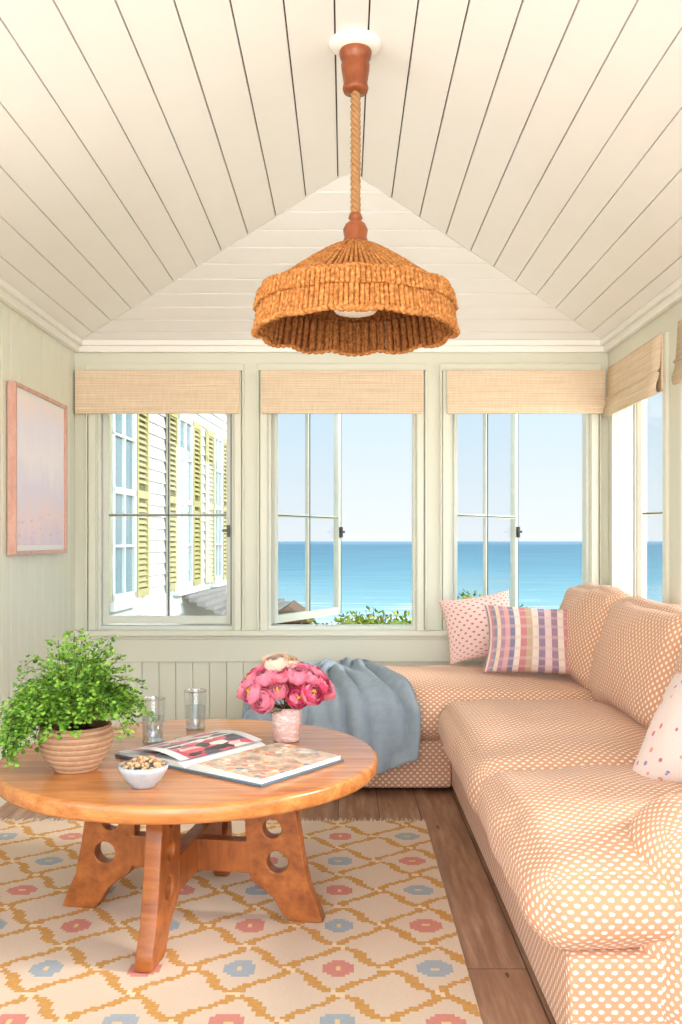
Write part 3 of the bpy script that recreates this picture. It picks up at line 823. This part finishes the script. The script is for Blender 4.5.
# ---------------------------------------------------------------- exterior
b=MB(); b.add([(-9000,72,-6),(9000,72,-6),(9000,24000,-6),(-9000,24000,-6)],[(0,1,2,3)]); b.build('sea',[m_sea])
b=MB(); b.add([(-300,18,-6.6),(300,18,-6.6),(300,74,-6.0),(-300,74,-6.0)],[(0,1,2,3)]); b.build('beach',[m_sand])
b=MB(); b.grid(lambda u,v:(-30+60*u,5.56+14*v,-.35 if v<.55 else -.35-6.2*(v-.55)/.45),4,20); b.build('dune_ground',[m_grass])
m_s=[plain('shrub_green',L(116,134,50),.7,.2,.2,5),plain('shrub_yellow',L(182,168,66),.7,.2,.2,5),plain('shrub_dark',L(76,98,40),.7,.2,.2,5)]
def shrub(x,y,rx,rz,zb,n=1300):
    b=MB()
    for i in range(n):
        d=Vector((random.gauss(0,1),random.gauss(0,1),abs(random.gauss(0,1)))).normalized()*random.uniform(.75,1.05)
        p=Vector((x+d.x*rx,y+d.y*rx*.7,zb+d.z*rz)); s=random.uniform(.02,.04)
        t=Vector((random.uniform(-1,1),random.uniform(-1,1),random.uniform(0,1.2))).normalized(); q=t.cross(Vector((random.random(),random.random(),random.random()))).normalized()
        b.add([p,p+t*s+q*s*.5,p+t*s*2,p+t*s-q*s*.5],[(0,1,2,3)],random.choices([0,1,2],[.45,.4,.15])[0])
    b.lathe([(rx*.9*math.cos(a*math.pi/16),rz*.92*math.sin(a*math.pi/16)) for a in range(0,8)]+[(0.001,rz*.92)],(x,y,zb),14,0)
    b.build('garden_shrub',m_s)
for (x,y,rx,rt) in((.05,10,.50,.40),(.58,10.3,.55,.38),(-.35,10.2,.4,.30),(.30,10.6,.45,.38),(1.40,10.4,.36,.60),(1.9,10.6,.5,.46),(2.7,10.3,.6,.40),(1.0,10.8,.4,.40)):
    shrub(x,y,rx,rt+.4,-.4)

# neighbouring house wing
house=empty('neighbouring_house')
P0=Vector((-2.30,8.0)); P1=Vector((-1.83,14.8)); dv=(P1-P0); WL=dv.length; dv.normalize(); nv=Vector((dv.y,-dv.x))
Mh=Matrix(((dv.x,nv.x,0,P0.x),(dv.y,nv.y,0,P0.y),(0,0,1,0),(0,0,0,1)))
b=MB()
b.box(-3,WL,-2.5,0,-.35,5.2,0,Mh)
z=-.35
while z<5.2:
    vs=[(-3,0,z),(WL,0,z),(WL,.028,z),(-3,.028,z),(-3,.004,z+.13),(WL,.004,z+.13)]
    b.add(vs,[(3,2,5,4),(0,1,2,3),(1,5,2),(0,3,4)],0,Mh); z+=.13
b.box(WL-.10,WL+.03,-.1,.05,-.35,5.2,0,Mh)
b.box(-3,WL+.1,-2.5,.35,5.2,5.35,0,Mh)
b.build('clapboard_wall',[m_siding],house)
b=MB()
def shutter(s0,s1,z0,z1,open_=0):
    M=Mh@Matrix.Translation((s0,.035,0))@Matrix.Rotation(open_,4,'Z'); w=s1-s0
    b.box(0,.05,0,.035,z0,z1,0,M); b.box(w-.05,w,0,.035,z0,z1,0,M)
    for zz in(z0,(z0+z1)/2-.04,z1-.08): b.box(.05,w-.05,0,.035,zz,zz+.08,0,M)
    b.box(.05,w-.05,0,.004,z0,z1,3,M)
    z=z0+.1
    while z<z1-.1:
        if abs(z-(z0+z1)/2)>.07: b.add([(.05,.034,z),(w-.05,.034,z),(w-.05,.008,z+.04),(.05,.008,z+.04)],[(0,1,2,3)],0,M)
        z+=.06
def hwin(s0,s1,z0,z1):
    b.box(s0,s1,.03,.04,z0,z1,1,Mh)
    for a,c,e,f in((s0,s0+.06,z0,z1),(s1-.06,s1,z0,z1),(s0,s1,z0,z0+.07),(s0,s1,z1-.07,z1),(s0,s1,(z0+z1)/2-.03,(z0+z1)/2+.03),((s0+s1)/2-.015,(s0+s1)/2+.015,z0,z1),(s0,s1,z0+(z1-z0)*.25-.012,z0+(z1-z0)*.25+.012),(s0,s1,z0+(z1-z0)*.75-.012,z0+(z1-z0)*.75+.012)):
        b.box(a,c,.035,.07,e,f,2,Mh)
    b.box(s0-.06,s1+.06,.0,.10,z0-.08,z0,2,Mh)
for s in(.75,3.25,5.35):
    for (z0,z1) in((.62,2.75),(3.3,4.9)):
        ww=.75 if s<5 else .55
        hwin(s,s+ww,z0,z1); shutter(s-.46,s-.04,z0,z1); shutter(s+ww+.04,s+ww+.46,z0,z1)
for s in(-1.6,):
    hwin(s,s+.75,.62,2.75); shutter(s-.46,s-.04,.62,2.75); shutter(s+.79,s+1.2,.62,2.75)
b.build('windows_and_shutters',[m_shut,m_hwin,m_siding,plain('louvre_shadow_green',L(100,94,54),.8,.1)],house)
b=MB()
b.add([(3.6,0,.52),(7.4,0,.52),(7.6,1.0,.10),(3.4,1.0,.10),(7.6,1.0,0),(3.4,1.0,0)],[(0,3,2,1),(3,5,4,2)],0,Mh)
for k in range(9):
    t=k/9; b.box(3.6-.2*t,7.4+.2*t,t*1.0,(t+.11),.53-.42*(t+.11),.545-.42*(t+.05),0,Mh)
b.build('porch_roof',[m_roof],house)
b=MB()
b.prism([(-.98,11.4,.2),(-.4,11.4,.2),(-.69,11.4,.40)],(0,1.2,0)); b.box(-.93,-.45,11.45,12.55,-.4,.2)
b.build('garden_shed',[m_roofb])

# ---------------------------------------------------------------- lighting
w=bpy.data.worlds.new('sky'); S.world=w; w.use_nodes=True; t=w.node_tree; bg=t.nodes['Background']
tcn=t.nodes.new('ShaderNodeTexCoord'); sp=t.nodes.new('ShaderNodeSeparateXYZ'); t.links.new(tcn.outputs['Generated'],sp.inputs[0])
mr=t.nodes.new('ShaderNodeMapRange'); mr.inputs[1].default_value=-1; mr.inputs[2].default_value=1; t.links.new(sp.outputs[2],mr.inputs[0])
rp=t.nodes.new('ShaderNodeValToRGB'); e=rp.color_ramp.elements
e[0].position=0; e[0].color=L(240,233,224); e[1].position=1; e[1].color=L(176,208,234)
for p,c in((.49,L(240,234,226)),(.5,L(232,236,238)),(.56,L(210,228,240)),(.68,L(190,218,238))):
    x=e.new(p); x.color=c
t.links.new(mr.outputs[0],rp.inputs[0]); t.links.new(rp.outputs[0],bg.inputs[0])
m2=t.nodes.new('ShaderNodeMapRange'); m2.inputs[1].default_value=.1; m2.inputs[2].default_value=-.6; m2.inputs[3].default_value=1.2; m2.inputs[4].default_value=5.5  # sky strength raised behind the camera, added to brighten the room
t.links.new(sp.outputs[1],m2.inputs[0]); t.links.new(m2.outputs[0],bg.inputs[1])
def sun(name,d,ang,st,col):
    l=bpy.data.lights.new(name,'SUN'); l.energy=st; l.angle=math.radians(ang); l.color=col
    o=bpy.data.objects.new(name,l); S.collection.objects.link(o); o.rotation_euler=Vector(d).to_track_quat('-Z','Y').to_euler(); o.location=(0,-3,6)
sun('rear_fill',(-.15,1,.06),115,4.9,(1,.98,.955))  # added broad fill from behind the camera, not the actual sun
sun('side_sun',(-.85,.05,-.5),14,4.6,(1,.95,.88))
def fill_point(name,loc,e,r,c=(1,.98,.95)):
    pl=bpy.data.lights.new(name,'POINT'); pl.energy=e; pl.color=c; pl.shadow_soft_size=r
    po=bpy.data.objects.new(name,pl); S.collection.objects.link(po); po.location=loc
fill_point('room_fill',(-.45,-.6,1.7),36,.45)  # added point light without a fixture, lifts the interior from behind the camera

S.view_settings.view_transform='Standard'; S.view_settings.look='None'; S.view_settings.exposure=0

cam=bpy.data.cameras.new('camera'); co=bpy.data.objects.new('camera',cam); S.collection.objects.link(co)
co.location=(0,0,1.2); co.rotation_euler=(math.pi/2,0,0); cam.sensor_fit='AUTO'; cam.sensor_width=36; cam.lens=930/1024*36
cam.shift_x=-4/1024; cam.shift_y=29/1024; cam.clip_end=60000; cam.clip_start=.05
S.camera=co
